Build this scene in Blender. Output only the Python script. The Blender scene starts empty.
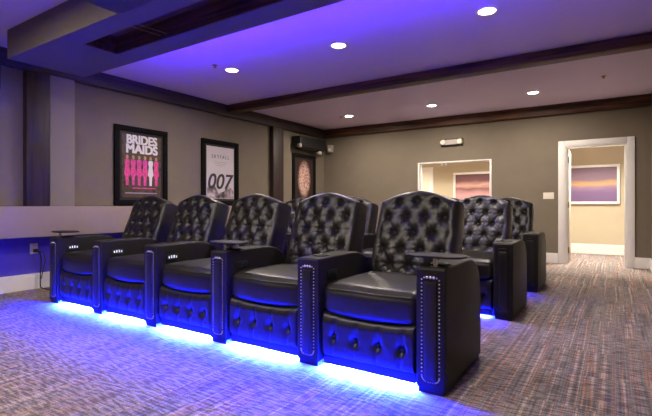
import bpy, bmesh, math, random
from mathutils import Vector, Matrix
random.seed(7)
SC = bpy.context.scene
COL = SC.collection
PI = math.pi

# ------------------------------------------------------------------ materials
MATS = {}
def nodes(name):
    m = bpy.data.materials.new(name); m.use_nodes = True
    nt = m.node_tree; nt.nodes.clear()
    out = nt.nodes.new('ShaderNodeOutputMaterial')
    b = nt.nodes.new('ShaderNodeBsdfPrincipled')
    nt.links.new(b.outputs[0], out.inputs[0])
    MATS[name] = m
    return m, nt, b
def plain(name, col, rough=.5, metal=0, spec=.5, noise=0, scale=30, bump=0, bscale=200, coat=0):
    m, nt, b = nodes(name)
    b.inputs['Base Color'].default_value = (*col, 1)
    b.inputs['Roughness'].default_value = rough
    b.inputs['Metallic'].default_value = metal
    b.inputs['Specular IOR Level'].default_value = spec
    b.inputs['Coat Weight'].default_value = coat
    if noise or bump:
        tc = nt.nodes.new('ShaderNodeTexCoord')
    if noise:
        n = nt.nodes.new('ShaderNodeTexNoise'); n.inputs['Scale'].default_value = scale
        n.inputs['Detail'].default_value = 4
        nt.links.new(tc.outputs['Object'], n.inputs['Vector'])
        r = nt.nodes.new('ShaderNodeValToRGB')
        r.color_ramp.elements[0].position = .3; r.color_ramp.elements[1].position = .7
        r.color_ramp.elements[0].color = (*[c*(1-noise) for c in col], 1)
        r.color_ramp.elements[1].color = (*[min(1, c*(1+noise)) for c in col], 1)
        nt.links.new(n.outputs['Fac'], r.inputs[0]); nt.links.new(r.outputs[0], b.inputs['Base Color'])
    if bump:
        n2 = nt.nodes.new('ShaderNodeTexNoise'); n2.inputs['Scale'].default_value = bscale
        nt.links.new(tc.outputs['Object'], n2.inputs['Vector'])
        bp = nt.nodes.new('ShaderNodeBump'); bp.inputs['Strength'].default_value = bump
        bp.inputs['Distance'].default_value = .002
        nt.links.new(n2.outputs['Fac'], bp.inputs['Height']); nt.links.new(bp.outputs[0], b.inputs['Normal'])
    return m
def emit(name, col, s):
    m, nt, b = nodes(name)
    b.inputs['Base Color'].default_value = (*col, 1)
    b.inputs['Emission Color'].default_value = (*col, 1)
    b.inputs['Emission Strength'].default_value = s
    return m
def wood(name, c0, c1, axis):
    m, nt, b = nodes(name)
    g = nt.nodes.new('ShaderNodeNewGeometry')
    mp = nt.nodes.new('ShaderNodeMapping')
    s = [28, 28, 28]; s[axis] = 1.6
    mp.inputs['Scale'].default_value = s
    nt.links.new(g.outputs['Position'], mp.inputs['Vector'])
    n = nt.nodes.new('ShaderNodeTexNoise'); n.inputs['Scale'].default_value = 1; n.inputs['Detail'].default_value = 6
    nt.links.new(mp.outputs[0], n.inputs['Vector'])
    r = nt.nodes.new('ShaderNodeValToRGB')
    r.color_ramp.elements[0].position = .35; r.color_ramp.elements[1].position = .72
    r.color_ramp.elements[0].color = (*c0, 1); r.color_ramp.elements[1].color = (*c1, 1)
    nt.links.new(n.outputs['Fac'], r.inputs[0]); nt.links.new(r.outputs[0], b.inputs['Base Color'])
    bp = nt.nodes.new('ShaderNodeBump'); bp.inputs['Strength'].default_value = .5; bp.inputs['Distance'].default_value = .006
    nt.links.new(n.outputs['Fac'], bp.inputs['Height']); nt.links.new(bp.outputs[0], b.inputs['Normal'])
    b.inputs['Roughness'].default_value = .55
    return m
def carpet():
    m, nt, b = nodes('carpet')
    N = nt.nodes.new; L = nt.links.new
    g = N('ShaderNodeNewGeometry')
    # half-metre carpet tiles: a random offset per tile
    sn = N('ShaderNodeVectorMath'); sn.operation = 'SNAP'; sn.inputs[1].default_value = (.5, .5, 10)
    L(g.outputs['Position'], sn.inputs[0])
    wn = N('ShaderNodeTexWhiteNoise'); wn.noise_dimensions = '3D'; L(sn.outputs[0], wn.inputs['Vector'])
    off = N('ShaderNodeVectorMath'); off.operation = 'MULTIPLY_ADD'
    off.inputs[1].default_value = (.03, .5, 0)
    L(wn.outputs['Color'], off.inputs[0]); L(g.outputs['Position'], off.inputs[2])
    def stripes(sx, sy, detail):
        mp = N('ShaderNodeMapping'); mp.inputs['Scale'].default_value = (sx, sy, 0)
        L(off.outputs[0], mp.inputs['Vector'])
        n = N('ShaderNodeTexNoise'); n.inputs['Scale'].default_value = 1; n.inputs['Detail'].default_value = detail
        L(mp.outputs[0], n.inputs['Vector'])
        return n
    a = stripes(52, .5, 1.0)
    r1 = N('ShaderNodeValToRGB'); cr = r1.color_ramp
    cr.interpolation = 'LINEAR'
    stops = [(.28, (.16, .14, .135)), (.40, (.22, .195, .185)), (.48, (.31, .27, .25)), (.545, (.20, .175, .17)), (.60, (.40, .21, .14)), (.66, (.42, .37, .33))]
    cr.elements[0].position, cr.elements[0].color = stops[0][0], (*stops[0][1], 1)
    cr.elements[1].position, cr.elements[1].color = stops[1][0], (*stops[1][1], 1)
    for p, c in stops[2:]:
        e = cr.elements.new(p); e.color = (*c, 1)
    L(a.outputs['Fac'], r1.inputs[0])
    c = stripes(13, 60, .5)
    r2 = N('ShaderNodeValToRGB'); r2.color_ramp.elements[0].position = .38; r2.color_ramp.elements[1].position = .6
    r2.color_ramp.elements[0].color = (.55, .55, .57, 1); r2.color_ramp.elements[1].color = (1.18, 1.16, 1.15, 1)
    L(c.outputs['Fac'], r2.inputs[0])
    mx = N('ShaderNodeMixRGB'); mx.blend_type = 'MULTIPLY'; mx.inputs[0].default_value = 1
    L(r1.outputs[0], mx.inputs[1]); L(r2.outputs[0], mx.inputs[2])
    f = N('ShaderNodeTexNoise'); f.inputs['Scale'].default_value = 140; f.inputs['Detail'].default_value = 2
    L(g.outputs['Position'], f.inputs['Vector'])
    r3 = N('ShaderNodeValToRGB'); r3.color_ramp.elements[0].position = .3; r3.color_ramp.elements[1].position = .7
    r3.color_ramp.elements[0].color = (.55, .55, .55, 1); r3.color_ramp.elements[1].color = (1.4, 1.4, 1.4, 1)
    L(f.outputs['Fac'], r3.inputs[0])
    mx2 = N('ShaderNodeMixRGB'); mx2.blend_type = 'MULTIPLY'; mx2.inputs[0].default_value = 1
    L(mx.outputs[0], mx2.inputs[1]); L(r3.outputs[0], mx2.inputs[2])
    hs = N('ShaderNodeMapRange'); hs.inputs['To Min'].default_value = .86; hs.inputs['To Max'].default_value = 1.14
    L(wn.outputs['Value'], hs.inputs['Value'])
    mx3 = N('ShaderNodeMixRGB'); mx3.blend_type = 'MULTIPLY'; mx3.inputs[0].default_value = 1
    L(mx2.outputs[0], mx3.inputs[1]); L(hs.outputs[0], mx3.inputs[2])
    L(mx3.outputs[0], b.inputs['Base Color'])
    bp = N('ShaderNodeBump'); bp.inputs['Strength'].default_value = .6; bp.inputs['Distance'].default_value = .004
    L(c.outputs['Fac'], bp.inputs['Height']); L(bp.outputs[0], b.inputs['Normal'])
    hs.inputs['To Min'].default_value = .88; hs.inputs['To Max'].default_value = 1.0
    b.inputs['Roughness'].default_value = .95; b.inputs['Specular IOR Level'].default_value = .15
    return m
def seascape(name, stops, zlo, zhi):
    m, nt, b = nodes(name)
    N = nt.nodes.new; L = nt.links.new
    g = N('ShaderNodeNewGeometry'); mp = N('ShaderNodeMapping'); mp.inputs['Scale'].default_value = (2.5, 1, 9)
    L(g.outputs['Position'], mp.inputs['Vector'])
    n = N('ShaderNodeTexNoise'); n.inputs['Scale'].default_value = 1; n.inputs['Detail'].default_value = 4
    L(mp.outputs[0], n.inputs['Vector'])
    sp = N('ShaderNodeSeparateXYZ'); L(g.outputs['Position'], sp.inputs[0])
    mr = N('ShaderNodeMapRange'); mr.inputs['From Min'].default_value = zlo; mr.inputs['From Max'].default_value = zhi
    L(sp.outputs['Z'], mr.inputs['Value'])
    ad = N('ShaderNodeMath'); ad.operation = 'MULTIPLY_ADD'; ad.inputs[1].default_value = .22
    L(n.outputs['Fac'], ad.inputs[0]); L(mr.outputs[0], ad.inputs[2])
    sb = N('ShaderNodeMath'); sb.operation = 'SUBTRACT'; sb.inputs[1].default_value = .11; L(ad.outputs[0], sb.inputs[0])
    r = N('ShaderNodeValToRGB'); cr = r.color_ramp
    cr.elements[0].position, cr.elements[0].color = stops[0][0], (*stops[0][1], 1)
    cr.elements[1].position, cr.elements[1].color = stops[-1][0], (*stops[-1][1], 1)
    for p, c in stops[1:-1]:
        e = cr.elements.new(p); e.color = (*c, 1)
    L(sb.outputs[0], r.inputs[0]); L(r.outputs[0], b.inputs['Base Color'])
    b.inputs['Roughness'].default_value = .6
    return m
def blotch(name, cols, scale):
    m, nt, b = nodes(name)
    N = nt.nodes.new; L = nt.links.new
    tc = N('ShaderNodeTexCoord')
    n = N('ShaderNodeTexNoise'); n.inputs['Scale'].default_value = scale; n.inputs['Detail'].default_value = 3
    L(tc.outputs['Object'], n.inputs['Vector'])
    r = N('ShaderNodeValToRGB'); cr = r.color_ramp
    k = len(cols)
    for i, c in enumerate(cols):
        p = .34 + .32*i/(k-1)
        if i < 2: e = cr.elements[i]; e.position = p
        else: e = cr.elements.new(p)
        e.color = (*c, 1)
    L(n.outputs['Fac'], r.inputs[0]); L(r.outputs[0], b.inputs['Base Color'])
    b.inputs['Roughness'].default_value = .4
    return m

LEATHER = plain('black_leather', (.0085, .0072, .0080), .40, spec=.58, bump=.15, bscale=260)
LEATHER_SIDE = plain('matte_black_leather', (.011, .009, .008), .55, spec=.24, bump=.2, bscale=260)
NAIL = plain('nailhead_metal', (.85, .82, .78), .45, metal=1)
SHADENAIL = plain('shaded_nailhead_metal', (.06, .055, .05), .5, metal=1)  # shaded copy of the nailhead metal: unlit look of rear rows put in the colour
BLACK = plain('black_plastic', (.01, .01, .011), .45)
TRAY = plain('tray_laminate', (.010, .009, .010), .55, spec=.25)
CHROME = plain('chrome', (.75, .75, .78), .15, metal=1)
BUTTON_LED = emit('button_glow', (.75, .8, 1), .8)
LED = emit('blue_led', (.0020, .0062, 1), 500000)
LED_SOFT = emit('dimmer_blue_led', (.0022, .0050, 1), 30000)
TAUPE = plain('taupe_paint', (.19, .160, .122), .8, spec=.25, noise=.04, scale=3, bump=.1, bscale=150)
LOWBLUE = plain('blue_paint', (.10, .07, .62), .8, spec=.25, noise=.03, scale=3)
PILASTER = plain('pilaster_paint', (.27, .235, .21), .8, spec=.25)
SOFFIT = plain('soffit_paint', (.165, .138, .12), .8, spec=.25, noise=.04, scale=3)
LILAC = plain('ledge_paint', (.31, .245, .215), .8, spec=.25, noise=.03, scale=3)
WHITE = plain('white_trim', (.78, .76, .74), .45, noise=.02, scale=6)
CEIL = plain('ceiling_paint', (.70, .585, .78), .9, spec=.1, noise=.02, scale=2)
CREAM = plain('cream_paint', (.52, .445, .32), .8, spec=.2, noise=.03, scale=3)
WOODX = wood('dark_beam_wood', (.022, .009, .005), (.16, .062, .026), 0)
WOODY = wood('dark_cornice_wood', (.02, .013, .012), (.06, .038, .034), 1)
WOODZ = wood('dark_post_wood', (.016, .009, .009), (.05, .026, .024), 2)
CARPET = carpet()
FRAME = plain('black_frame', (.006, .0055, .0055), .8, spec=.1)
MAT = plain('frame_inner', (.022, .018, .018), .6, spec=.3)
PRINTTXT = plain('white_print', (.75, .72, .78), .6)
PINK = plain('pink_print', (.72, .06, .28), .6, noise=.3, scale=40)
SKIN = plain('tan_print', (.45, .24, .16), .6, noise=.2, scale=40)
INK = plain('dark_ink', (.03, .025, .03), .6)
GREY = plain('grey_ink', (.35, .32, .36), .6)
P1BG = blotch('brown_print', [(.03, .018, .014), (.09, .055, .035), (.05, .03, .022)], 14)
P2BG = plain('pale_print', (.62, .56, .60), .6, noise=.05, scale=5)
P3BG = plain('near_black_print', (.03, .018, .02), .5)
P3ART = blotch('abstract_print', [(.10, .03, .06), (.55, .24, .18), (.75, .60, .48), (.30, .10, .14), (.60, .45, .40)], 16)
def masked(m):
    nt = m.node_tree; N = nt.nodes.new; L = nt.links.new
    b = [n for n in nt.nodes if n.type == 'BSDF_PRINCIPLED'][0]
    src = b.inputs['Base Color'].links[0].from_socket
    tc = N('ShaderNodeTexCoord'); mp = N('ShaderNodeMapping')
    mp.inputs['Location'].default_value = (0, 0, -.56*2.3); mp.inputs['Scale'].default_value = (0, 4.0, 2.3)
    L(tc.outputs['Object'], mp.inputs['Vector'])
    ln = N('ShaderNodeVectorMath'); ln.operation = 'LENGTH'; L(mp.outputs[0], ln.inputs[0])
    r = N('ShaderNodeValToRGB'); r.color_ramp.elements[0].position = .62; r.color_ramp.elements[1].position = .98
    r.color_ramp.elements[0].color = (1, 1, 1, 1); r.color_ramp.elements[1].color = (.06, .04, .05, 1)
    L(ln.outputs['Value'], r.inputs[0])
    mx = N('ShaderNodeMixRGB'); mx.blend_type = 'MULTIPLY'; mx.inputs[0].default_value = 1
    L(src, mx.inputs[1]); L(r.outputs[0], mx.inputs[2]); L(mx.outputs[0], b.inputs['Base Color'])
masked(P3ART)
P2ART = blotch('grey_abstract_print', [(.03, .03, .035), (.32, .24, .24), (.6, .55, .58)], 9)
LENS = emit('lamp_lens', (1, .93, .82), 30)
IVORY = plain('ivory_plastic', (.80, .74, .62), .4)
PALEPL = plain('pale_plastic', (.46, .41, .39), .35)
BRASS = plain('aged_brass', (.35, .24, .12), .35, metal=1)
SEA1 = seascape('sunset_canvas', [(0, (.15, .09, .20)), (.30, (.20, .12, .26)), (.46, (.34, .21, .30)), (.55, (.62, .36, .14)), (.64, (.26, .17, .22)), (1, (.17, .11, .17))], 1.02, 1.80)
SEA2 = seascape('dusk_canvas', [(0, (.42, .20, .24)), (.30, (.55, .30, .30)), (.50, (.22, .09, .10)), (.62, (.62, .36, .30)), (.75, (.20, .08, .09)), (1, (.12, .06, .07))], 1.02, 1.75)
g, nt, b = nodes('window_glass')
b.inputs['Transmission Weight'].default_value = 1; b.inputs['Roughness'].default_value = 0; b.inputs['IOR'].default_value = 1.05
GLASS = g

# ------------------------------------------------------------------ mesh helpers
def finish(name, bm, mat, parent=None, loc=(0, 0, 0), sharp=38, smooth=True, mats=None):
    bmesh.ops.recalc_face_normals(bm, faces=bm.faces[:])
    me = bpy.data.meshes.new(name)
    if smooth:
        for f in bm.faces: f.smooth = True
        lim = math.radians(sharp)
        for e in bm.edges:
            if len(e.link_faces) == 2 and e.calc_face_angle(0) > lim: e.smooth = False
    bm.to_mesh(me); bm.free()
    for mm in (mats or [mat]): me.materials.append(mm)
    o = bpy.data.objects.new(name, me); COL.objects.link(o)
    o.location = loc
    if parent: o.parent = parent
    return o
def box(bm, x0, x1, y0, y1, z0, z1, bev=0, seg=2, mi=0):
    t = bmesh.new()
    bmesh.ops.create_cube(t, size=1)
    for v in t.verts:
        v.co = Vector(((x0+x1)/2 + v.co.x*(x1-x0), (y0+y1)/2 + v.co.y*(y1-y0), (z0+z1)/2 + v.co.z*(z1-z0)))
    if bev: bmesh.ops.bevel(t, geom=t.edges[:], offset=bev, segments=seg, affect='EDGES', profile=.5)
    merge(bm, t, mi)
def merge(bm, t, mi=0):
    me = bpy.data.meshes.new('tmp')
    for f in t.faces: f.material_index = mi
    t.to_mesh(me); t.free(); bm.from_mesh(me); bpy.data.meshes.remove(me)
def bx(name, x0, x1, y0, y1, z0, z1, mat, parent=None, bev=0, seg=2):
    bm = bmesh.new(); box(bm, x0, x1, y0, y1, z0, z1, bev, seg)
    return finish(name, bm, mat, parent)
def cyl(bm, c, r, h, n=24, axis='z', r2=None, mi=0):
    t = bmesh.new()
    bmesh.ops.create_cone(t, cap_ends=True, segments=n, radius1=r, radius2=r if r2 is None else r2, depth=h)
    if axis == 'x': bmesh.ops.rotate(t, verts=t.verts[:], cent=(0, 0, 0), matrix=Matrix.Rotation(PI/2, 3, 'Y'))
    if axis == 'y': bmesh.ops.rotate(t, verts=t.verts[:], cent=(0, 0, 0), matrix=Matrix.Rotation(PI/2, 3, 'X'))
    bmesh.ops.translate(t, verts=t.verts[:], vec=c)
    merge(bm, t, mi)
def lathe(bm, prof, c, n=28, mi=0):
    t = bmesh.new(); rings = []
    for r, z in prof:
        rings.append([t.verts.new((c[0]+r*math.cos(2*PI*k/n), c[1]+r*math.sin(2*PI*k/n), c[2]+z)) for k in range(n)])
    for a, d in zip(rings, rings[1:]):
        for k in range(n): t.faces.new((a[k], a[(k+1) % n], d[(k+1) % n], d[k]))
    merge(bm, t, mi)
def dome(bm, c, r, h, axis, n=8, mi=0):
    """low dome bulging along -axis direction vector"""
    t = bmesh.new()
    ax = Vector(axis).normalized()
    s = ax.orthogonal().normalized(); u = ax.cross(s)
    c = Vector(c); rings = []
    for i in range(3):
        a = i/3*PI/2
        rings.append([t.verts.new(c + ax*h*math.sin(a) + (s*math.cos(2*PI*k/n)+u*math.sin(2*PI*k/n))*r*math.cos(a)) for k in range(n)])
    top = t.verts.new(c+ax*h)
    for a, d in zip(rings, rings[1:]):
        for k in range(n): t.faces.new((a[k], a[(k+1) % n], d[(k+1) % n], d[k]))
    for k in range(n): t.faces.new((rings[-1][k], rings[-1][(k+1) % n], top))
    merge(bm, t, mi)
def tube(bm, pts, r, n=8, mi=0):
    t = bmesh.new(); rings = []
    pts = [Vector(p) for p in pts]
    for i, p in enumerate(pts):
        d = (pts[min(i+1, len(pts)-1)] - pts[max(i-1, 0)]).normalized()
        s = d.orthogonal().normalized() if abs(d.z) > .9 else d.cross(Vector((0, 0, 1))).normalized()
        if rings and s.dot(ps) < 0: s = -s
        ps = s; u = d.cross(s)
        rings.append([t.verts.new(p+(s*math.cos(2*PI*k/n)+u*math.sin(2*PI*k/n))*r) for k in range(n)])
    for a, d in zip(rings, rings[1:]):
        for k in range(n): t.faces.new((a[k], a[(k+1) % n], d[(k+1) % n], d[k]))
    t.faces.new(rings[0][::-1]); t.faces.new(rings[-1])
    merge(bm, t, mi)
def rbox(bm, cx, cy, cz, sx, sy, sz, r, nx, ny, nz, warp=None):
    """rounded box with a dense surface grid that warp(p, q) may push around; q in [-1,1]^3"""
    idx = {}
    t = bmesh.new()
    def V(i, j, k):
        key = (i, j, k)
        if key not in idx:
            q = Vector((2*i/nx-1, 2*j/ny-1, 2*k/nz-1))
            p = Vector((q.x*sx/2, q.y*sy/2, q.z*sz/2))
            inn = Vector((max(-sx/2+r, min(sx/2-r, p.x)), max(-sy/2+r, min(sy/2-r, p.y)), max(-sz/2+r, min(sz/2-r, p.z))))
            d = p-inn
            if d.length > 1e-9:
                m = max(abs(d.x), abs(d.y), abs(d.z))
                p = inn + d.normalized()*m
            if warp: p = warp(p, q)
            idx[key] = t.verts.new(p+Vector((cx, cy, cz)))
        return idx[key]
    for i in range(nx):
        for j in range(ny):
            for k in (0, nz): t.faces.new((V(i, j, k), V(i+1, j, k), V(i+1, j+1, k), V(i, j+1, k)))
    for i in range(nx):
        for k in range(nz):
            for j in (0, ny): t.faces.new((V(i, j, k), V(i+1, j, k), V(i+1, j, k+1), V(i, j, k+1)))
    for j in range(ny):
        for k in range(nz):
            for i in (0, nx): t.faces.new((V(i, j, k), V(i, j+1, k), V(i, j+1, k+1), V(i, j, k+1)))
    merge(bm, t)
def prism(bm, prof, x0, x1, bev=.01):
    """extrude a (y,z) outline from x0 to x1"""
    t = bmesh.new()
    a = [t.verts.new((x0, y, z)) for y, z in prof]; d = [t.verts.new((x1, y, z)) for y, z in prof]
    t.faces.new(a); t.faces.new(d[::-1])
    n = len(prof); 
    for k in range(n): t.faces.new((a[k], d[k], d[(k+1) % n], a[(k+1) % n]))
    caps = [e for e in t.edges if abs(e.verts[0].co.x-e.verts[1].co.x) < 1e-6]
    bmesh.ops.recalc_face_normals(t, faces=t.faces[:])
    bmesh.ops.bevel(t, geom=caps, offset=bev, segments=3, affect='EDGES', profile=.5)
    merge(bm, t)

# ------------------------------------------------------------------ naming helpers
def thing(name, label, cat, loc=(0, 0, 0), rz=0, group=None):
    o = bpy.data.objects.new(name, None); COL.objects.link(o)
    o.empty_display_size = .1
    o.location = loc; o.rotation_euler = (0, 0, rz)
    return tag(o, label, cat, group)
def tag(o, label, cat, group=None):
    o['label'] = label; o['category'] = cat
    if group: o['group'] = group
    return o
def struct(o, label=None, cat=None):
    o['kind'] = 'structure'
    if label: o['label'] = label
    if cat: o['category'] = cat
    return o
def copy_tree(o, parent=None):
    c = o.copy(); COL.objects.link(c)
    if parent: c.parent = parent
    for ch in [k for k in bpy.data.objects if k.parent == o]: copy_tree(ch, c)
    return c

# ------------------------------------------------------------------ room
XL, XLOW, XLEDGE, XR = -5.65, -5.80, -5.50, .47       # left wall, lower left wall, ledge front, right wall
YF, YB, YB2, YH = -3.4, 8.55, 8.69, 10.55             # front wall, back wall, hall wall
ZC = 2.72
HX0, HX1 = -7.0, 2.6

bm = bmesh.new(); box(bm, HX0-.2, HX1+.2, YF-.2, YH+.2, -.1, 0)
struct(finish('floor', bm, CARPET, smooth=False), 'patterned grey and rust carpet covering the whole floor', 'floor')
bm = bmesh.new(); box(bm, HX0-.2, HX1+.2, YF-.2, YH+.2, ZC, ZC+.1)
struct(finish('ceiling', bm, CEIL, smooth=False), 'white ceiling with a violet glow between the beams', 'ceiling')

bm = bmesh.new(); box(bm, XL-.35, XL, YF, YB, .99, ZC)
struct(finish('wall_left', bm, TAUPE, smooth=False), 'taupe left wall hung with posters', 'wall')
bm = bmesh.new(); box(bm, XLOW-.2, XLOW, YF, YB, 0, .64)
struct(finish('wall_left_lower', bm, LOWBLUE, smooth=False), 'blue lower left wall under the ledge', 'wall')
bm = bmesh.new(); box(bm, XLOW-.2, XLEDGE, YF, YB, .635, .985, .006)
struct(finish('trim_1', bm, LILAC), 'deep pale ledge along the left wall', 'ledge')
bm = bmesh.new(); box(bm, XR, XR+.15, YF, YB, 0, ZC)
struct(finish('wall_right', bm, TAUPE, smooth=False), 'taupe right wall', 'wall')
bm = bmesh.new(); box(bm, XLOW-.2, XR+.15, YF-.15, YF, 0, ZC)
struct(finish('wall_front', bm, TAUPE, smooth=False), 'taupe front wall', 'wall')

WX0, WX1, WZ0, WZ1 = -3.36, -1.92, 1.0, 1.855          # interior window opening
DX0, DX1, DZ = -.71, .155, 1.99                        # doorway opening
bm = bmesh.new()
def wb(x0, x1, z0, z1):
    box(bm, x0, x1, YB, (YB+YB2)/2, z0, z1)
    box(bm, x0, x1, (YB+YB2)/2, YB2, z0, z1, mi=1)
wb(HX0, WX0, 0, ZC); wb(WX0, WX1, 0, WZ0); wb(WX0, WX1, WZ1, ZC); wb(WX1, DX0, 0, ZC); wb(DX0, DX1, DZ, ZC); wb(DX1, HX1, 0, ZC)
struct(finish('wall_back', bm, None, smooth=False, mats=[TAUPE, CREAM]), 'taupe back wall with a window and a doorway', 'wall')
bm = bmesh.new(); box(bm, HX0, HX1, YH, YH+.1, 0, ZC); box(bm, HX0-.1, HX0, YB, YH, 0, ZC); box(bm, HX1, HX1+.1, YB, YH, 0, ZC)
struct(finish('wall_hallway', bm, CREAM, smooth=False), 'cream hallway wall beyond the doorway', 'wall')

# baseboards
def baseboard(name, x0, x1, y0, y1, h, label):
    bm = bmesh.new(); box(bm, x0, x1, y0, y1, 0, h-.03, .002, 1)
    if x1-x0 > y1-y0: box(bm, x0, x1, y0+.006 if y1 in (YB, YH) else y0, y1, h-.03, h, .003, 1)
    else: box(bm, x0, x1-.006, y0, y1, h-.03, h, .003, 1)
    return struct(finish(name, bm, WHITE), label, 'baseboard')
baseboard('baseboard_left', XLOW, XLOW+.02, YF, YB, .185, 'tall white baseboard under the ledge')
baseboard('baseboard_back', XLOW, DX0-.115, YB-.02, YB, .17, 'white baseboard left of the doorway')
baseboard('baseboard_back_corner', DX1+.105, XR, YB-.02, YB, .17, 'short white baseboard right of the doorway')
bm = bmesh.new(); box(bm, XR-.02, XR, YF, YB-.02, 0, .17, .003, 1)
struct(finish('baseboard_right', bm, WHITE), 'white baseboard of the right wall', 'baseboard')
baseboard('baseboard_hallway', HX0, HX1, YH-.02, YH, .20, 'white baseboard of the hallway')

# doorway casing
bm = bmesh.new()
for (y0, y1) in ((YB-.022, YB), (YB2, YB2+.022)):
    box(bm, DX0-.11, DX0, y0, y1, 0, DZ+.10, .004); box(bm, DX1, DX1+.105, y0, y1, 0, DZ+.10, .004)
    box(bm, DX0, DX1, y0, y1, DZ, DZ+.10, .004)
box(bm, DX0, DX0+.018, YB-.01, YB2+.01, 0, DZ, .002); box(bm, DX1-.018, DX1, YB-.01, YB2+.01, 0, DZ, .002)
box(bm, DX0, DX1, YB-.01, YB2+.01, DZ-.018, DZ, .002)
box(bm, DX0+.018, DX0+.032, YB+.03, YB+.07, 0, DZ-.018, .002); box(bm, DX1-.032, DX1-.018, YB+.03, YB+.07, 0, DZ-.018, .002)
door = struct(finish('door_1', bm, WHITE), 'white cased doorway into the hallway', 'doorway')
for z in (.22, 1.0, 1.78):
    bm = bmesh.new(); box(bm, DX0+.018, DX0+.024, YB+.072, YB+.14, z-.05, z+.05, .001); cyl(bm, (DX0+.034, YB2+.006, z), .012, .105, 10)
    finish('hinge', bm, BRASS, door)

bm = bmesh.new(); box(bm, DX0+.002, DX0+.040, YB2+.025, YB2+.025+.83, .012, 1.97, .003)
lf = finish('door_leaf', bm, IVORY, door)
hp = Vector((DX0, YB2+.02, 0))
lf.data.transform(Matrix.Translation(hp) @ Matrix.Rotation(math.radians(2.2), 4, 'Z') @ Matrix.Translation(-hp))
# interior window
bm = bmesh.new()
fw = .035
box(bm, WX0, WX0+fw, YB-.012, YB2, WZ0, WZ1, .003); box(bm, WX1-fw, WX1, YB-.012, YB2, WZ0, WZ1, .003)
box(bm, WX0+fw, WX1-fw, YB-.012, YB2, WZ1-fw*.6, WZ1, .003); box(bm, WX0+fw, WX1-fw, YB-.03, YB2, WZ0, WZ0+fw, .003)
win = struct(finish('window_1', bm, WHITE), 'interior window looking into the hallway', 'window')
bm = bmesh.new(); box(bm, WX0+fw, WX1-fw, YB+.06, YB+.066, WZ0+fw, WZ1-fw*.6)
finish('window_glass', bm, GLASS, win, smooth=False)

# ceiling beams, cornice, posts
def beam(name, x0, x1, y0, y1, z0, z1, mat, label):
    bm = bmesh.new(); box(bm, x0, x1, y0, y1, z0, z1, .012, 2)
    return struct(finish(name, bm, mat), label, 'beam')
beam('ceiling_beam_middle', XL+.085, XR, 5.42, 5.60, 2.595, ZC, WOODX, 'dark rough timber beam across the middle of the ceiling')
beam('ceiling_beam_back', XL+.085, XR, YB-.10, YB, 2.545, ZC, WOODX, 'dark timber beam along the top of the back wall')
beam('cornice_left', XL, XL+.085, YF, YB, 2.53, ZC, WOODY, 'dark cornice board along the top of the left wall')
beam('post_corner', XL, XL+.10, 6.62, 6.94, .985, 2.53, WOODZ, 'dark wooden post on the left wall between the second and third posters')
beam('post_front', XL, XL+.10, 2.32, 2.57, .985, 2.53, WOODZ, 'dark wooden post on the left wall under the soffit')
bm = bmesh.new(); box(bm, XL, XL+.085, 2.575, 2.86, .985, 2.53, .004)
struct(finish('pilaster', bm, PILASTER), 'pale pilaster beside the dark post under the soffit', 'pilaster')
# soffit: a boxed drop with a dark slot
SX0, SX1, SY0, SY1, SZ = -5.0, XR, 1.92, 2.67, 2.437
LX0, LX1, LY0, LY1 = -3.98, -.4, 2.12, 2.44
bm = bmesh.new()
box(bm, SX0, SX1, SY0, LY0, SZ, ZC); box(bm, SX0, SX1, LY1, SY1, SZ, ZC)
box(bm, SX0, LX0, LY0, LY1, SZ, ZC); box(bm, LX1, SX1, LY0, LY1, SZ, ZC)
sof = struct(finish('soffit', bm, SOFFIT, smooth=False), 'boxed taupe soffit hanging below the ceiling with a dark slot', 'soffit')
bm = bmesh.new()
box(bm, LX0+.001, LX1-.001, LY0+.001, LY1-.001, 2.60, 2.62)
box(bm, LX0+.001, LX1-.001, LY0, LY0+.008, SZ+.004, 2.60); box(bm, LX0+.001, LX1-.001, LY1-.008, LY1, SZ+.004, 2.60)
box(bm, LX0, LX0+.008, LY0, LY1, SZ+.004, 2.60); box(bm, LX1-.008, LX1, LY0, LY1, SZ+.004, 2.60)
finish('slot_lining', bm, WOODX, sof, smooth=False)
BLUE_FILL = emit('added_blue_fill', (.075, .016, 1), 1250)  # added blue emitter that turns the ceiling violet, not a known fitting
bm = bmesh.new(); box(bm, -4.55, SX1, SY1, SY1+.085, SZ+.060, SZ+.064); box(bm, -4.55, SX1, SY1+.082, SY1+.085, SZ+.064, SZ+.0835); box(bm, -4.55, SX1, SY1, SY1+.036, SZ+.089, SZ+.093)
finish('added_fill_baffle', bm, SOFFIT, sof, smooth=False)  # added, unseen lip and lid that aim the blue fill along the ceiling
bm = bmesh.new(); box(bm, -4.5, SX1-.1, SY1, SY1+.002, SZ+.068, SZ+.080)
finish('added_fill_strip', bm, BLUE_FILL, sof, smooth=False)  # added glowing strip, hidden behind the soffit, to colour the ceiling
for k in range(2):
    x = -3.33+k*.085
    bm = bmesh.new(); tube(bm, [(x, LY0+.02, SZ+.03), (x+.03, LY1-.02, SZ+.03)], .003)
    finish('slot_bracket', bm, BRASS, sof)

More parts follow.
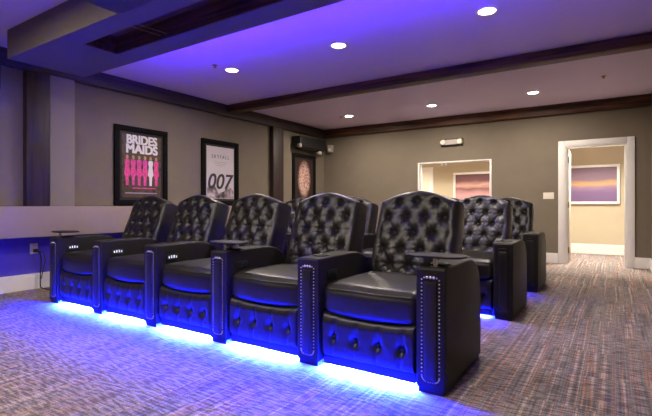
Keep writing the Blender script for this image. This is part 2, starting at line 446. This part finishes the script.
# ------------------------------------------------------------------ recessed lights
def downlight(x, y, label, power=16):
    t = thing('recessed_light', label, 'ceiling light', (x, y, ZC), group='recessed ceiling lights')
    bm = bmesh.new(); lathe(bm, [(.098, 0), (.098, -.006), (.09, -.010), (.074, -.010), (.070, -.002)], (0, 0, 0), 36)
    finish('trim_ring', bm, WHITE, t)
    bm = bmesh.new(); cyl(bm, (0, 0, -.003), .071, .004, 32)
    finish('lens', bm, LENS, t)
    la = bpy.data.lights.new('downlight_lamp', 'AREA'); la.shape = 'DISK'; la.size = .13
    la.energy = power; la.color = (1, .87, .72); la.spread = math.radians(175)
    lo = bpy.data.objects.new('downlight_lamp', la); COL.objects.link(lo); lo.parent = t; lo.location = (0, 0, -.012)
    return t
for x, w in ((-4.08, 'leftmost'), (-2.49, 'middle'), (-.95, 'rightmost')):
    downlight(x, 4.05, 'round recessed light in the violet ceiling, %s of the three there' % w, 38)
for x, w in ((-4.30, 'leftmost'), (-2.65, 'middle'), (-1.05, 'rightmost')):
    downlight(x, 7.38, 'round recessed light in the grey ceiling by the back wall, %s of the three there' % w, 42)
for x, w in ((-3.9, 'leftmost'), (-2.45, 'middle'), (-.9, 'rightmost')):
    downlight(x, .75, 'round recessed light ahead of the soffit, %s of the three there' % w, 34)

def sprinkler(x, y, label):
    t = thing('sprinkler_head', label, 'sprinkler', (x, y, ZC), group='ceiling sprinklers')
    bm = bmesh.new(); lathe(bm, [(.034, 0), (.034, -.004), (.012, -.008), (.010, -.012), (.006, -.014), (.006, -.024)], (0, 0, 0), 20); 
    finish('escutcheon', bm, BRASS, t)
    bm = bmesh.new(); cyl(bm, (0, 0, -.030), .02, .003, 16)
    for s in (-1, 1): tube(bm, [(s*.010, 0, -.012), (s*.016, 0, -.020), (s*.006, 0, -.029)], .0025, 6)
    finish('deflector', bm, BRASS, t)
sprinkler(-4.12, 3.80, 'small sprinkler head beside the leftmost light in the violet ceiling')
sprinkler(-.13, 6.96, 'small sprinkler head in the grey ceiling above the doorway side')
sprinkler(-4.46, 7.36, 'tiny sprinkler head beside the leftmost light near the back wall')

# ------------------------------------------------------------------ recliner parts
PITCH = .797
AW = .0825                      # half arm width
def make_arm(lit, tray):
    bm = bmesh.new()
    prof = [(0, .03), (0, .655), (.010, .667), (.10, .669), (.40, .672), (.50, .668), (.57, .652), (.63, .62), (.675, .57), (.70, .50), (.715, .36), (.72, .03)]
    prism(bm, prof, -AW, AW, .014)
    box(bm, -AW+.012, AW-.012, .012, .70, 0, .034)
    arm = finish('armrest', bm, LEATHER_SIDE)
    # raised front panel with welt
    bm = bmesh.new()
    def warp(p, q):
        return p
    rbox(bm, 0, -.004, .335, .072, .022, .52, .010, 6, 2, 30)
    finish('front_panel', bm, LEATHER, arm)
    # nailhead trim
    bm = bmesh.new()
    w, z0, z1, r = .048, .065, .605, .03
    pts = []
    n = 25
    for k in range(n+1):
        z = z0+r + (z1-z0-r)*k/n
        pts.append((-w, z)); pts.append((w, z))
    for k in range(1, 6):
        a = PI/2*k/6
        pts.append((-w+r-r*math.cos(a), z0+r-r*math.sin(a))); pts.append((w-r+r*math.cos(a), z0+r-r*math.sin(a)))
    for k in range(3): pts.append((-w+r+(2*w-2*r)*(k+.5)/3, z0))
    for k in range(5): pts.append((-w*.72+2*w*.72*k/4, z1+.010+.006*(1-abs(k-2)/2)))
    for x, z in pts: dome(bm, (x, .0, z), .0047, .005, (0, -1, 0), 6)
    for k in range(3): dome(bm, ((k-1)*.019, .0, z1+.012), .0085, .006, (0, -1, 0), 8)
    finish('nailhead_trim', bm, NAIL, arm)
    # cup holder
    bm = bmesh.new()
    lathe(bm, [(.034, -.02), (.046, .0), (.054, .004), (.056, .0), (.056, -.006)], (0, .155, .671), 28)
    cyl(bm, (0, .155, .668), .046, .002, 24)
    finish('cup_holder', bm, BLACK, arm)
    # side switch panel, inner face
    bm = bmesh.new(); box(bm, AW-.001, AW+.005, .10, .22, .535, .585, .002)
    cp = finish('control_panel', bm, BLACK, arm)
    bm = bmesh.new()
    for k in range(4): box(bm, AW+.004, AW+.008, .118+k*.024, .128+k*.024, .553, .571 if k in (0, 3) else .577, .001, 1)
    finish('switch_buttons', bm, BUTTON_LED if lit else BLACK, arm)
    if tray:
        bm = bmesh.new(); lathe(bm, [(.0, .048), (.012, .048), (.012, .004), (.024, .002), (.024, -.002)], (.005, .065, .669), 20)
        finish('tray_post', bm, CHROME, arm)
        bm = bmesh.new(); n = 48; rings = []
        for sc, z in ((0, .715), (.95, .715), (.985, .717), (1, .721), (.985, .726), (.95, .728), (0, .728)):
            ring = []
            for k in range(n):                    # rounded half-moon outline
                c, d = math.cos(2*PI*k/n), math.sin(2*PI*k/n)
                ring.append(bm.verts.new((-.01+sc*.163*math.copysign(abs(c)**.7, c), .125+sc*.10*math.copysign(abs(d)**.7, d), z)))
            rings.append(ring)
        for a, d in zip(rings, rings[1:]):
            for k in range(n): bm.faces.new((a[k], a[(k+1) % n], d[(k+1) % n], d[k]))
        bmesh.ops.remove_doubles(bm, verts=bm.verts[:], dist=1e-5)
        finish('tray_table', bm, TRAY, arm)
    return arm

def lattice(u, v, du, dv):
    a = (u/(du/2)+v/dv)/2; b_ = (-u/(du/2)+v/dv)/2
    ai, bi = round(a), round(b_)
    # nearest lattice point in metres
    best = 9; ang = 0
    for i in (ai-1, ai, ai+1):
        for j in (bi-1, bi, bi+1):
            pu = (i-j)*du/2; pv = (i+j)*dv
            d = math.hypot(u-pu, v-pv)
            if d < best: best = d; ang = math.atan2(v-pv, u-pu)
    c = (abs(math.sin(PI*a))*abs(math.sin(PI*b_)))**.5
    return c, best, ang
def make_back():
    bm = bmesh.new()
    W, H, T = .62, .655, .19            # width, height at centre, thickness
    NU, NV = 84, 92
    du, dv = .145, .122
    def top(u):
        s = abs(u)/(W/2)
        # camel-back: centre crown that eases down to lower shoulders
        return H - .080*s**1.6
    def half(v): return W/2*(1.015 - .05*(v/H))
    def P(i, j):
        su = -1+2*i/NU; sv = j/NV
        u0 = su*W/2
        v = sv*top(u0)
        u = su*half(v)
        eu = (1-abs(su))*W/2; ev = top(u0)-v
        e = min(eu, ev*1.0)
        # roll to the edge
        rr = .038
        roll = 0 if e > rr else rr - math.sqrt(max(0, rr*rr-(rr-e)**2))
        vv = v-(H-.085)
        c, d, ang = lattice(u, vv, du, dv)
        fade = max(0, min(1, (e-.02)/.05)); fade = fade*fade*(3-2*fade)
        dent = math.exp(-(d/.024)**2); wide = math.exp(-(d/.058)**2)
        h = fade*(.011*c**.7 - .022*dent - .009*wide + .0034*wide*(1-dent)*math.cos(8*ang+u*40) )
        bolster = .012*math.exp(-((v-.18)/.16)**2)
        y = -T/2 - .022*(1-su*su) - bolster - h + roll
        # slumped leather
        y += .003*math.sin(u*23+v*9)*fade
        return Vector((u, y, v))
    F = [[bm.verts.new(P(i, j)) for j in range(NV+1)] for i in range(NU+1)]
    MB = 10
    for i in range(NU):
        for j in range(NV): bm.faces.new((F[i][j], F[i+1][j], F[i+1][j+1], F[i][j+1]))
    # rim loop -> side wall -> rear face
    loop = [F[i][0] for i in range(NU+1)] + [F[NU][j] for j in range(1, NV+1)] + [F[i][NV] for i in range(NU-1, -1, -1)] + [F[0][j] for j in range(NV-1, 0, -1)]
    prev = loop
    for k, (yy, ins) in enumerate(((-.02, -.004), (.05, -.004), (.085, .004), (T/2+.005, .03))):
        ring = []
        for v in loop:
            x, z = v.co.x, v.co.z
            sx = 1 - ins/(W/2); 
            zc = .35
            ring.append(bm.verts.new((x*sx, yy, zc+(z-zc)*(1-ins/.35))))
        n = len(loop)
        for q in range(n): bm.faces.new((prev[q], prev[(q+1) % n], ring[(q+1) % n], ring[q]))
        prev = ring
    bm.faces.new(prev)
    # buttons
    for j in range(-6, 1):
        for i in range(-3, 4):
            u = (i+(.5 if j % 2 else 0))*du; v = j*dv + (H-.085)
            if abs(u) < W/2-.06 and v > .12:
                dome(bm, (u, -T/2-.022*(1-(u/(W/2))**2)-.012*math.exp(-((v-.18)/.16)**2)+.027, v), .011, .008, (0, -1, 0), 10)
    o = finish('backrest', bm, LEATHER, sharp=60)
    return o
def make_recliner(lit, tray, both, led=None):
    r = thing('theater_recliner', 'x', 'recliner')
    # seat cushion
    def wseat(p, q):
        p = p.copy()
        top = max(0, q.z); fr = max(0, -q.y)
        cx, cy = 1-q.x**2, 1-q.y**2
        p.z += .020*cx*(1-.6*q.y**2)*top
        if q.z < 0: p.z -= .016*cx*fr*(-q.z)
        p.y -= .030*cx*fr*(1-.4*q.z**2)
        p.z -= .014*fr**6*top
        p.z += .0025*math.sin(5*q.x+3*q.y)*top*cx
        p.y += .006*fr*math.exp(-((q.z-.62)/.10)**2)
        return p
    bm = bmesh.new(); rbox(bm, 0, .345, .425, .622, .62, .185, .042, 32, 40, 18, wseat)
    finish('seat_cushion', bm, LEATHER, r, sharp=70)
    # footrest front
    xs = [-.222, -.074, .074, .222]
    def wfoot(p, q):
        p = p.copy(); fr = max(0, -q.y)
        if fr > .9:
            d = min(math.hypot(p.x-x, p.z+.005) for x in xs)
            g = min(abs(p.x-x-.012*(p.z)/.1) for x in xs)
            edge = max(0, min(1, (1-abs(q.z))/.35))*max(0, min(1, (1-abs(q.x))/.06))
            p.y -= edge*(.018 - .030*math.exp(-(d/.026)**2) - .012*math.exp(-(g/.014)**2)*(1 if p.z < 0.06 else .7))
        if q.z > .5: p.z += .014*abs(q.x)**3 - .006*(1-q.x**2)
        return p
    bm = bmesh.new(); rbox(bm, 0, .075, .198, .622, .09, .262, .022, 88, 4, 30, wfoot)
    ft = finish('footrest', bm, LEATHER, r, sharp=70)
    for x in xs:
        bm = bmesh.new(); dome(bm, (x, .042, .193), .013, .010, (0, -1, 0), 12)
        finish('button', bm, LEATHER_SIDE, ft)
    bm = bmesh.new(); box(bm, -.312, .312, .125, .70, 0, .34); box(bm, -.3, .3, .60, .85, .30, .50)
    finish('base', bm, BLACK, r, smooth=False)
    bm = bmesh.new(); box(bm, -.30, .30, .042, .072, .026, .07); box(bm, -.30, .30, .039, .042, .02415, .07)
    finish('added_led_baffle', bm, BLACK, r, smooth=False)  # added baffle around the strip; its front lip limits blue spill across the floor
    bm = bmesh.new(); box(bm, -.29, .29, .050, .064, .0245, .0265)
    finish('led_strip', bm, led or LED, r, smooth=False)
    bk = make_back(); bk.parent = r
    bk.location = (0, .735, .46); bk.rotation_euler = (math.radians(-19), 0, 0)
    a = make_arm(lit, tray); a.parent = r; a.location = (-PITCH/2, 0, 0)
    if both:
        a = make_arm(False, True); a.parent = r; a.location = (PITCH/2, 0, 0)
        # its switches sit on the seat side too
        for ch in a.children:
            if ch.name.startswith(('control_panel', 'switch_buttons')):
                for v in ch.data.vertices: v.co.x = -v.co.x
                ch.data.flip_normals()
    return r
XC = [-.815-PITCH*k-PITCH/2 for k in range(5)]      # seat centres, right to left
ROWS = [(2.25, 'front'), (4.05, 'second'), (5.52, 'third')]
P_end_l = make_recliner(True, True, False)           # lit switches and a tray on the left arm
P_lit = make_recliner(True, False, False)
P_tray = make_recliner(False, True, False)
P_end_r = make_recliner(False, False, True)
used = set()
def put(proto, x, y, label, group):
    if proto.name in used: o = copy_tree(proto)
    else: o = proto; used.add(proto.name)
    o.location = (x, y, 0); tag(o, label, 'recliner', group)
    return o
G1 = 'front row of theater recliners'
put(P_end_l, XC[4], 2.25, 'black leather recliner at the far left end of the front row, tray on outer arm', G1)
put(P_lit, XC[3], 2.25, 'black leather recliner, second from the left in the front row', G1)
put(P_lit, XC[2], 2.25, 'black leather recliner in the middle seat of the front row of five', G1)
put(P_tray, XC[1], 2.25, 'black leather front-row recliner with a tray table between it and the middle seat', G1)
put(P_end_r, XC[0], 2.25, 'black leather recliner at the near right end of the front row, largest one', G1)
# rows behind: a right-end arm without a tray
P_plain_b = make_recliner(False, False, False, LED_SOFT)
P_back_r = make_recliner(False, False, True, LED_SOFT)
for a in [c for c in P_back_r.children]:
    if a.name.startswith('armrest') and a.location.x > 0:
        for ch in list(a.children):
            if ch.name.startswith(('tray_post', 'tray_table')): bpy.data.objects.remove(ch)
for p in (P_plain_b, P_back_r):
    for a in p.children:
        for ch in a.children:
            if ch.name.startswith('nailhead_trim'): ch.data.materials[0] = SHADENAIL
POS = ['at right end', 'second from right', 'in the middle', 'second from left', 'at left end']
for (y, w) in ROWS[1:]:
    grp = w + ' row of theater recliners'
    for k in range(5):
        if (w, k) in {('x', 0)}: continue
        where = 'behind the front row' if w == 'second' else 'nearest the back wall'
        put(P_back_r if k == 0 else P_plain_b, XC[k], y, 'black leather recliner %s of the %s row %s' % (POS[k], w, where), grp)

# ------------------------------------------------------------------ posters on the left wall
def text(body, size, mat, parent, y, z, x, name='lettering', align='CENTER', bold=0, sx=1.0, shear=0):
    cu = bpy.data.curves.new('t', 'FONT'); cu.body = body; cu.size = size; cu.align_x = align; cu.align_y = 'CENTER'
    cu.extrude = .0008; cu.shear = shear
    o = bpy.data.objects.new('t', cu); COL.objects.link(o)
    dg = bpy.context.evaluated_depsgraph_get()
    me = bpy.data.meshes.new_from_object(o.evaluated_get(dg)); bpy.data.objects.remove(o)
    # text plane XY -> wall plane: reading direction +Y, up +Z, facing +X
    M = Matrix(((0, 0, 1, x), (sx, 0, 0, y), (0, 1, 0, z), (0, 0, 0, 1)))
    bb = bmesh.new()
    for q, (dy, dz) in enumerate([(0, 0)] if not bold else [(a*bold, c*bold) for a in (-1, 0, 1) for c in (-.6, .6)]):
        m2 = me.copy(); m2.transform(Matrix.Translation((dy, dz, .00025*q))); bb.from_mesh(m2); bpy.data.meshes.remove(m2)
    bb.to_mesh(me); bb.free()
    me.transform(M); me.materials.clear(); me.materials.append(mat)
    r = bpy.data.objects.new(name, me); COL.objects.link(r); r.parent = parent
    return r
def poster(yc, label, bgmat, fw=.075):
    W, H = .84, 1.10
    t = thing('movie_poster', label, 'poster', (XL, yc, .995), group='framed movie posters')
    bm = bmesh.new()
    d = .035
    for (a, b_, c, e) in ((-W/2, W/2, 0, fw), (-W/2, W/2, H-fw, H), (-W/2, -W/2+fw, fw, H-fw), (W/2-fw, W/2, fw, H-fw)):
        box(bm, 0, d, a, b_, c, e, .006)
    finish('poster_frame', bm, FRAME, t)
    bm = bmesh.new(); box(bm, .002, .014, -W/2+fw, W/2-fw, fw, H-fw)
    finish('mat_board', bm, MAT, t, smooth=False)
    m = .035
    bm = bmesh.new(); box(bm, .013, .0165, -W/2+fw+m, W/2-fw-m, fw+m, H-fw-m)
    pr = finish('print', bm, bgmat, t, smooth=False)
    return t, pr
t, pr = poster(3.83, 'framed brown movie poster with white block title and pink figures, nearest of the three', P1BG)
text('BRIDES', .17, PRINTTXT, pr, 0, .915, .0172, bold=.008, sx=.92); text('MAIDS', .17, PRINTTXT, pr, 0, .785, .0172, bold=.008, sx=1.02)
for k in range(6):       # a plain band of pink shapes with one pale one
    y = -.23+k*.092
    hgt = .30+.02*((k*7) % 3)
    bm = bmesh.new()
    tt = bmesh.new(); n = 20
    prof = [(.016, .0), (.02, .10), (.038, .13), (.030, .19), (.024, .22), (.033, .27), (.026, .30)]
    vs = [tt.verts.new((.0175, y-w_*1.2, .28+h_*1.2)) for w_, h_ in prof] + [tt.verts.new((.0175, y+w_*1.2, .28+h_*1.2)) for w_, h_ in prof[::-1]]
    tt.faces.new(vs); merge(bm, tt)
    finish('figure', bm, PRINTTXT if k == 4 else PINK, pr, smooth=False)
    bm = bmesh.new(); tt = bmesh.new()
    vs = [tt.verts.new((.0178, y+.022*math.cos(2*PI*q/14),   .672+.03*math.sin(2*PI*q/14))) for q in range(14)]
    tt.faces.new(vs); merge(bm, tt); finish('figure_head', bm, SKIN, pr, smooth=False)
bx('caption_line', .0165, .0175, -.15, .22, .235, .250, PINK, pr)
bx('credit_line', .0165, .0175, -.26, .24, .165, .180, GREY, pr)
t, pr = poster(5.325, 'framed pale movie poster with large dark digits, second along the left wall', P2BG)
text('S K Y F A L L', .085, INK, pr, 0, .82, .0172, sx=.85)
for k in range(3): bx('caption_line', .0165, .0172, -.16+.03*k, .16-.03*k, .73-k*.03, .737-k*.03, GREY, pr)
text('007', .36, INK, pr, -.03, .39, .0174, bold=.006, sx=1.02, shear=.22)
bm = bmesh.new(); tt = bmesh.new()
vs = [tt.verts.new((.0168, y, z)) for y, z in ((-.30, .115), (.30, .115), (.30, .24), (.18, .36), (.08, .24), (-.05, .20), (-.14, .36), (-.30, .30))]
tt.faces.new(vs); merge(bm, tt); finish('artwork', bm, P2ART, pr, smooth=False)
t, pr = poster(7.75, 'framed dark movie poster with a pale mottled picture, farthest, next to the corner', P3BG)
bx('artwork', .0168, .0176, -.27, .27, .14, .99, P3ART, pr)

# dark unit high in the corner
t = thing('wall_unit', 'long dark equipment box with pale end fittings, high on the wall above the farthest poster', 'wall unit', (XL, 7.8, 2.16))
bm = bmesh.new(); rbox(bm, .13, .0, .16, .22, 1.0, .24, .03, 8, 20, 8); finish('housing', bm, BLACK, t)
bm = bmesh.new(); box(bm, .06, .20, -.44, .44, .012, .045, .006); box(bm, 0, .03, -.4, .4, .08, .26); finish('lower_rail', bm, LEATHER_SIDE, t)
bm = bmesh.new(); rbox(bm, .20, -.47, .075, .10, .075, .09, .03, 8, 8, 8); finish('end_lamp', bm, PALEPL, t)
bm = bmesh.new(); rbox(bm, .17, .30, -.01, .08, .11, .08, .02, 8, 8, 8); finish('end_lamp', bm, PALEPL, t)
t = thing('motion_sensor', 'small white sensor box by the far left ceiling corner', 'sensor', (-5.44, YB-.09, 2.28))
bm = bmesh.new(); rbox(bm, 0, .04, 0, .10, .12, .17, .015, 6, 6, 8); finish('sensor_body', bm, PALEPL, t)
bm = bmesh.new(); rbox(bm, 0, -.022, -.03, .06, .012, .06, .005, 6, 3, 6); finish('sensor_lens', bm, WHITE, t)

# small black speaker at the left edge
t = thing('wall_speaker', 'small black speaker high on the left wall with a white dot on its face', 'speaker', (XL, 1.92, 2.24))
bm = bmesh.new(); rbox(bm, .17, 0, .12, .16, .20, .30, .015, 8, 8, 12); finish('cabinet', bm, BLACK, t)
bm = bmesh.new(); box(bm, 0, .10, -.03, .03, .08, .16, .004); finish('bracket', bm, BLACK, t)
bm = bmesh.new(); dome(bm, (.25, .06, .025), .011, .006, (1, 0, 0), 12); finish('badge', bm, PALEPL, t)

# ------------------------------------------------------------------ projector under the ceiling
t = thing('ceiling_projector', 'dark projector hanging from the ceiling ahead of the soffit', 'projector', (-2.62, 1.60, ZC))
bm = bmesh.new(); rbox(bm, 0, 0, -.345, .50, .40, .15, .05, 16, 14, 8); finish('housing', bm, BLACK, t)
bm = bmesh.new(); cyl(bm, (0, 0, -.14), .025, .28, 20); cyl(bm, (0, 0, -.008), .08, .016, 24); finish('ceiling_mount', bm, BLACK, t)
bm = bmesh.new(); cyl(bm, (.10, -.205, -.345), .05, .05, 24, 'y'); finish('lens_barrel', bm, CHROME, t)

# ------------------------------------------------------------------ back wall fittings
t = thing('emergency_light', 'pale emergency light unit on the back wall above the window', 'emergency light', (-2.66, YB, 2.17))
bm = bmesh.new(); rbox(bm, 0, -.03, .05, .30, .06, .10, .012, 12, 4, 6); finish('housing', bm, PALEPL, t)
for s in (-1, 1):
    bm = bmesh.new(); cyl(bm, (s*.165, -.055, .055), .055, .05, 20, 'y', .045); finish('lamp_head', bm, IVORY, t)
bm = bmesh.new(); box(bm, -.22, .22, -.022, .0, -.03, .12, .004); finish('back_plate', bm, MAT, t)
t = thing('light_switch', 'ivory multi-gang switch plate on the back wall left of the doorway', 'light switch', (-.97, YB, 1.10))
bm = bmesh.new(); rbox(bm, 0, -.004, .06, .17, .008, .115, .004, 10, 2, 8); finish('switch_plate', bm, IVORY, t)
for k in (-1, 0, 1):
    bm = bmesh.new(); box(bm, k*.046-.008, k*.046+.008, -.014, -.006, .045, .075, .002); finish('toggle', bm, WHITE, t)

# outlet with cord on the lower left wall
t = thing('wall_outlet', 'white wall outlet low on the left wall under the ledge', 'outlet', (XLOW, 2.50, .42))
bm = bmesh.new(); rbox(bm, .004, 0, .06, .008, .085, .125, .004, 2, 6, 8); finish('outlet_plate', bm, WHITE, t)
for dz in (.035, .085):
    bm = bmesh.new(); cyl(bm, (.008, 0, dz), .017, .004, 16, 'x'); finish('socket', bm, IVORY, t)
bm = bmesh.new()
box(bm, XLOW+.009, XLOW+.05, 2.488, 2.532, .438, .478, .006)
tube(bm, [(XLOW+.045, 2.51, .455), (XLOW+.075, 2.53, .44), (XLOW+.07, 2.555, .36), (XLOW+.055, 2.55, .22), (XLOW+.05, 2.55, .10), (XLOW+.055, 2.55, .02), (XLOW+.10, 2.56, .008), (XLOW+.30, 2.58, .007), (XLOW+.60, 2.56, .007), (-4.93, 2.55, .007)], .007, 8)
tube(bm, [(XLOW+.045, 2.515, .46), (XLOW+.085, 2.57, .43), (XLOW+.075, 2.595, .34), (XLOW+.06, 2.575, .22), (XLOW+.055, 2.56, .12)], .005, 8)
tag(finish('power_cord', bm, BLACK), 'black power cord hanging from the outlet and lying along the floor', 'cord')

# ------------------------------------------------------------------ hallway
def wall_picture(x0, x1, z0, z1, mat, fmat, label, fw=.05):
    t = thing('framed_picture', label, 'picture', ((x0+x1)/2, YH, z0), group='hallway pictures')
    w, h = (x1-x0)/2, z1-z0
    bm = bmesh.new()
    box(bm, -w, w, -.04, 0, 0, fw, .005); box(bm, -w, w, -.04, 0, h-fw, h, .005); box(bm, -w, -w+fw, -.04, 0, fw, h-fw, .005); box(bm, w-fw, w, -.04, 0, fw, h-fw, .005)
    finish('picture_frame', bm, fmat, t)
    bm = bmesh.new(); box(bm, -w+fw, w-fw, -.02, -.004, fw, h-fw)
    finish('canvas', bm, mat, t, smooth=False)
wall_picture(-1.25, .08, 1.02, 1.815, SEA1, WHITE, 'violet sunset picture in a white frame seen through the doorway')
wall_picture(-3.24, -1.9, 1.0, 1.77, SEA2, WHITE, 'reddish striped sunset picture seen through the interior window')
bm = bmesh.new()
box(bm, -3.84, -3.74, YH-.022, YH, 0, 1.93, .004); box(bm, -4.70, -4.60, YH-.022, YH, 0, 1.93, .004); box(bm, -4.60, -3.84, YH-.022, YH, 1.83, 1.93, .004)
d2 = struct(finish('door_2', bm, WHITE), 'white cased hallway door glimpsed through the window', 'door')
bm = bmesh.new(); box(bm, -4.60, -3.84, YH-.012, YH, .01, 1.83, .003)
finish('door_leaf', bm, IVORY, d2)
t = thing('exit_light', 'small white light box on the hallway wall seen at the top of the window', 'light box', (-3.46, YH, 1.93))
bm = bmesh.new(); rbox(bm, 0, -.03, .05, .20, .06, .11, .012, 8, 4, 6); finish('housing', bm, PALEPL, t)
bm = bmesh.new()
for s in (-.05, .05): cyl(bm, (s, -.066, .05), .03, .02, 16, 'y')
finish('lamp_head', bm, IVORY, t)
for x, w in ((-4.2, 'left'), (-2.6, 'middle'), (-.3, 'right')):
    t = thing('hallway_light', 'round recessed light in the hallway ceiling, %s one' % w, 'ceiling light', (x, 9.25, ZC), group='hallway ceiling lights')
    bm = bmesh.new(); lathe(bm, [(.12, 0), (.12, -.008), (.09, -.010), (.088, -.002)], (0, 0, 0), 30); finish('trim_ring', bm, WHITE, t)
    bm = bmesh.new(); cyl(bm, (0, 0, -.003), .089, .004, 28); finish('lens', bm, LENS, t)
    la = bpy.data.lights.new('hall_lamp', 'AREA'); la.shape = 'DISK'; la.size = .17; la.energy = 84; la.color = (1, .92, .79); la.spread = math.radians(112)
    lo = bpy.data.objects.new('hall_lamp', la); COL.objects.link(lo); lo.parent = t; lo.location = (0, 0, -.012)

# ------------------------------------------------------------------ world, camera, view
w = bpy.data.worlds.new('World'); SC.world = w; w.use_nodes = True
w.node_tree.nodes['Background'].inputs[0].default_value = (.01, .01, .02, 1)
w.node_tree.nodes['Background'].inputs[1].default_value = .2
cam = bpy.data.cameras.new('Camera'); co = bpy.data.objects.new('Camera', cam); COL.objects.link(co)
co.location = (0, 0, 1.0); co.rotation_euler = (math.radians(90), 0, math.radians(33.2))
cam.sensor_width = 36; cam.lens = 442/652*36; cam.shift_y = -3/652
SC.camera = co
SC.view_settings.view_transform = 'Standard'; SC.view_settings.look = 'None'
SC.view_settings.gamma = 1; SC.view_settings.use_curve_mapping = False
SC.view_settings.exposure = 0
SC.cycles.use_denoising = True
SC.cycles.max_bounces = 10
SC.cycles.diffuse_bounces = 6
SC.cycles.sample_clamp_indirect = 20
